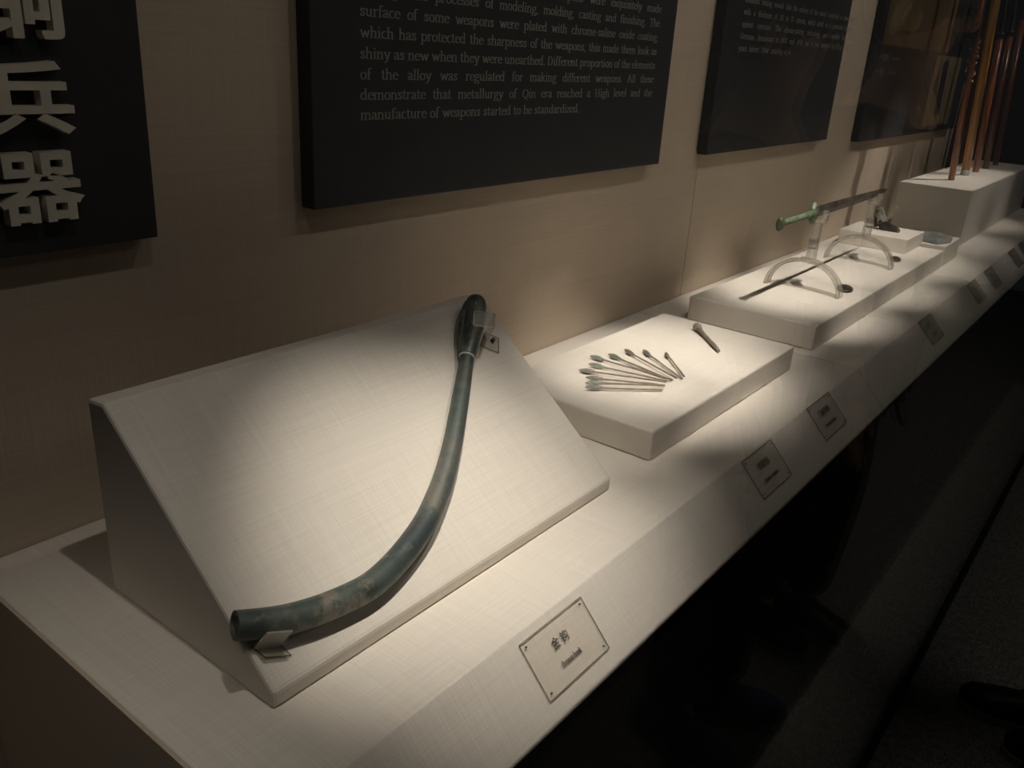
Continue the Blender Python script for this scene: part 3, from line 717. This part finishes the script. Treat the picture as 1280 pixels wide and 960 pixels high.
# ================================================================== LABEL PLATES on the slope of the ledge
BV = Vector((0, -(.737 - BY), -(-1 - BZ))).normalized()       # down the slope
BN = Vector((0, BV.z, -BV.y)) * 1.0
BN = Vector((0, -abs(BV.z), abs(BV.y)))
def label_plate(x0, t0, cn, en, label, w_=.200, h_=.113, sc=1., nscrew=True, rot=0.):
    """x0, t0: upper left corner along the case and down the slope, layout units"""
    def B(dx, dt, h): return P(x0 + dx, .737, -1) + BV * ((t0 + dt) * S) + BN * h
    g = thing('label_plate', B(w_ / 2, h_ / 2, 0), label, 'label', 'acrylic label plates on the sloping ledge front')
    q = MB(); c = B(w_ / 2, h_ / 2, .0014); q.obox(c, EX * w_ / 2 * S, BV * h_ / 2 * S, BN * .001); q.build('plate', M_PLATE, g)
    q = MB(); cs = [B(0, 0, .0026), B(w_, 0, .0026), B(w_, h_, .0026), B(0, h_, .0026)]
    for i in range(4): q.tube([cs[i], cs[(i + 1) % 4]], .00055, 5)
    q.build('plate_edge', M_PLATE_EDGE, g)
    if nscrew:
        for dx in (.012, w_ - .012):
            for dt in (.010, h_ - .010):
                q = MB(); q.tube([B(dx, dt, .0022), B(dx, dt, .004)], .0011, 8, up=EX); q.build('screw', M_INK, g)
    n = len(cn); s_ = .0225 * S * 1.04 * sc
    gap = .029 if n == 2 else .0235
    xs = w_ / 2 - gap * (n - 1) / 2 - .012
    for i, ch in enumerate(cn):
        cjk('printed_character', ch, B(xs + i * gap - .004, .047, .0029), EX, -BV, s_, 0, .003, M_INK, g)
    q = MB(); L = text_width(en.replace(' ', '')) + .45 * en.count(' ')
    xh = .0078 * S * sc
    write(q, en, B(w_ / 2 - L * xh / S / 2 * .95, .083, .0029), EX, -BV, xh, .95, nib=.22, thin=.07); q.build('text_line', M_INK, g)
label_plate(1.042, .018, '\u91d1\u94a9', 'Bronze hook', 'label plate in front of the hook reading Bronze hook', .200)
label_plate(2.031, .006, '\u94dc\u7bad\u955e', 'Bronze arrowhead', 'label plate on the ledge front below the near corner of the arrow plinth')
label_plate(2.525, .000, '\u4e09\u68f1\u94dc\u955e', 'Bronze arrowheads', 'label plate just left of the joint in the ledge front')
label_plate(3.853, -.008 + .010, '\u94dc\u5251', 'Bronze sword', 'label plate alone below the middle of the sword plinth')
label_plate(4.790, .004, '\u5f29\u673a', 'Trigger', 'label plate below the small blocks, left of the two close together')
label_plate(5.225, .004, '\u94dc\u94cd', 'Bronze pi', 'label plate below the grey blade block, right of the two close together')
label_plate(5.957, .002, '\u94dc\u6208', 'Bronze ge', 'label plate below the near corner of the tall plinth')
label_plate(6.30, .002, '\u94dc\u77db', 'Spear', 'label plate at the right edge of the picture below the tall plinth')

# ================================================================== VISITORS (seen in the glass)
M_CLOTH = plain('dark_cloth', (.012, .012, .014), .9, bs=.3)
M_CLOTH2 = plain('dark_coat', (.03, .028, .026), .9)
M_SKIN = plain('skin', (.42, .27, .19), .6)
M_HAIR = plain('hair', (.012, .010, .008), .5)
M_SHOEK = plain('black_leather', (.014, .013, .013), .35)
M_SHOEB = plain('blue_canvas', (.05, .085, .17), .8)
M_SOLE = plain('pale_sole', (.30, .30, .28), .7)
def skin_obj(name, verts, edges, radii, mat, parent, root=0, levels=1):
    me = bpy.data.meshes.new(name); org = Vector(verts[root]); me.from_pydata([Vector(v) - org for v in verts], edges, [])
    me.materials.append(mat)
    o = bpy.data.objects.new(name, me); COL.objects.link(o); o.parent = parent; o.location = org - ORG[parent.name]; ORG[o.name] = org
    md = o.modifiers.new('skin', 'SKIN'); md.use_smooth_shade = True
    for i, rr in enumerate(radii):
        sv = me.skin_vertices[0].data[i]; sv.radius = rr if isinstance(rr, tuple) else (rr, rr); sv.use_root = (i == root)
    ss = o.modifiers.new('sub', 'SUBSURF'); ss.levels = levels; ss.render_levels = levels
    return o
def visitor(px, py, yaw_, feet, label, shoe_mat, H=1.66, top=M_CLOTH2):
    """feet: two (heel xy, toe xy) in metres, world; stands facing the case (+y) turned by yaw_"""
    g = thing('person', Vector((px, py, 0)), label, 'person')
    k = H / 1.7; R = Matrix.Rotation(yaw_, 3, 'Z')
    def L(x, y, z): return Vector((px, py, 0)) + R @ Vector((x * k, y * k, z * k))
    an = [Vector((h[0] + (t[0] - h[0]) * .25, h[1] + (t[1] - h[1]) * .25, .075)) for h, t in feet]
    hips = [L(-.09, 0, .88), L(.09, 0, .88)]
    kn = [(a * .52 + h * .48) + R @ Vector((0, .035, 0)) for a, h in zip(an, hips)]
    # body (torso, neck, head, arms) one continuous surface
    V = [L(0, 0, .92), L(0, .01, 1.10), L(0, 0, 1.30), L(0, -.01, 1.42), L(0, .0, 1.50), L(0, .02, 1.58), L(0, .03, 1.66),
         L(-.17, -.01, 1.39), L(-.21, -.02, 1.12), L(-.19, .07, .88), L(-.185, .10, .80), L(.17, -.01, 1.39), L(.21, -.02, 1.12), L(.19, .07, .88), L(.185, .10, .80)]
    Ed = [(0, 1), (1, 2), (2, 3), (3, 4), (4, 5), (5, 6), (3, 7), (7, 8), (8, 9), (9, 10), (3, 11), (11, 12), (12, 13), (13, 14)]
    Rd = [(.15, .11), (.14, .105), (.155, .11), (.09, .08), (.055, .055), (.075, .09), (.07, .08), .055, .045, .035, .03, .055, .045, .035, .03]
    nb = len(V)
    for i in range(2):
        V += [hips[i], kn[i], an[i]]; b0 = nb + 3 * i; Ed += [(0, b0), (b0, b0 + 1), (b0 + 1, b0 + 2)]; Rd += [.085, .055, .038]
    skin_obj('body', V, Ed, [tuple(x * k for x in q_) if isinstance(q_, tuple) else q_ * k for q_ in Rd], M_SKIN, g)
    # coat
    VC = V[0:4] + [V[7], V[8], V[9], V[11], V[12], V[13]] + [L(0, 0, .80)]
    EC = [(0, 1), (1, 2), (2, 3), (3, 4), (4, 5), (5, 6), (3, 7), (7, 8), (8, 9), (0, 10)]
    skin_obj('coat', VC, EC, [.15, (.165, .13), (.175, .13), (.105, .095), .075, .062, .05, .075, .062, .05, .14], top, g)
    VT = [L(0, 0, .90)] + hips + kn + [a + Vector((0, 0, .02)) for a in an]
    skin_obj('trousers', VT, [(0, 1), (0, 2), (1, 3), (2, 4), (3, 5), (4, 6)], [(.15, .12), .1, .1, .078, .078, .066, .066], M_CLOTH, g)
    q = MB(); q.ball(L(0, -.005, 1.645), .092 * k, .105 * k, .105 * k, 16, 10); q.build('hair', M_HAIR, g, smooth=True)
    q = MB(); q.ball(L(0, .115, 1.60), .012 * k, .018 * k, .018 * k, 8, 6); q.build('nose', M_SKIN, g, smooth=True)
    for sx_ in (-1, 1):
        q = MB(); q.ball(L(.033 * sx_, .105, 1.625), .010 * k, n=8, m=6); q.build('eye', M_HAIR, g, smooth=True)
        q = MB(); q.ball(L(.088 * sx_, .02, 1.605), .010 * k, .02 * k, .03 * k, 8, 6); q.build('ear', M_SKIN, g, smooth=True)
        # hands
        w0 = L(.185 * sx_, .10, .80)
        hv = [w0, w0 + Vector((0, .01, -.05)), w0 + Vector((0, .02, -.09))]; he = [(0, 1), (1, 2)]; hr = [.026, (.036, .016), (.034, .014)]
        for fi in range(4):
            base = w0 + R @ Vector(((fi - 1.5) * .017, .02, -.095)); ln = (.055, .068, .072, .06)[fi]
            hv += [base, base + Vector((0, .008, -ln * .5)), base + Vector((0, .022, -ln))]; n0 = len(hv) - 3
            he += [(2, n0), (n0, n0 + 1), (n0 + 1, n0 + 2)]; hr += [.0095, .0085, .007]
        tb = w0 + R @ Vector((-.03 * sx_, .02, -.05)); hv += [tb, tb + R @ Vector((-.015 * sx_, .02, -.04))]; n0 = len(hv) - 2
        he += [(1, n0), (n0, n0 + 1)]; hr += [.012, .0085]
        skin_obj('hand', hv, he, hr, M_SKIN, g)
    for h, t in feet:
        h = Vector((*h, 0)); t = Vector((*t, 0)); d = (t - h).normalized(); sd = Vector((d.y, -d.x, 0)); Ls = (t - h).length
        prof_ = [(0, .028, .07), (.08, .034, .085), (.3, .034, .085), (.5, .040, .062), (.75, .046, .045), (.92, .036, .036), (1, .014, .024)]
        q = MB(); rg = []
        for tt, wd, hh in prof_:
            c = h + d * (Ls * tt); rg.append([c + sd * (wd * a_) + Vector((0, 0, .018 + hh * b_)) for a_, b_ in ((1, 0), (1.02, .45), (.7, .9), (0, 1.05), (-.7, .9), (-1.02, .45), (-1, 0))])
        q.loft(rg); sh = q.build('shoe', shoe_mat, g, smooth=True)
        q = MB(); rg = []
        for tt, wd, hh in prof_:
            c = h + d * (Ls * (tt * 1.02 - .01)); rg.append([c + sd * (wd * 1.08 * a_) + Vector((0, 0, zz_)) for a_, zz_ in ((1, .001), (1, .020), (-1, .020), (-1, .001))])
        q.loft(rg); q.build('sole', M_SOLE, sh)
        if shoe_mat is M_SHOEK:
            for k2 in (.50, .66):
                q = MB(); c = h + d * (Ls * k2) + Vector((0, 0, .074 - (k2 - .5) * .10)) + sd * .018
                q.obox(c, sd * .011, d * .006, Vector((0, 0, .004))); q.build('buckle', M_BRASS, sh, bevel=.0015)
    return g
visitor(2.06, -.11, math.radians(0), [((2.02, -.26), (1.99, -.02)), ((2.13, -.16), (2.10, .10))], 'person in dark coat, black trousers and buckled black shoes facing the case', M_SHOEK)
visitor(1.56, -.20, math.radians(-8), [((1.49, -.24), (1.47, .02)), ((1.60, -.16), (1.73, .02))], 'person in dark clothes and blue canvas shoes standing close to the glass', M_SHOEB, 1.6)
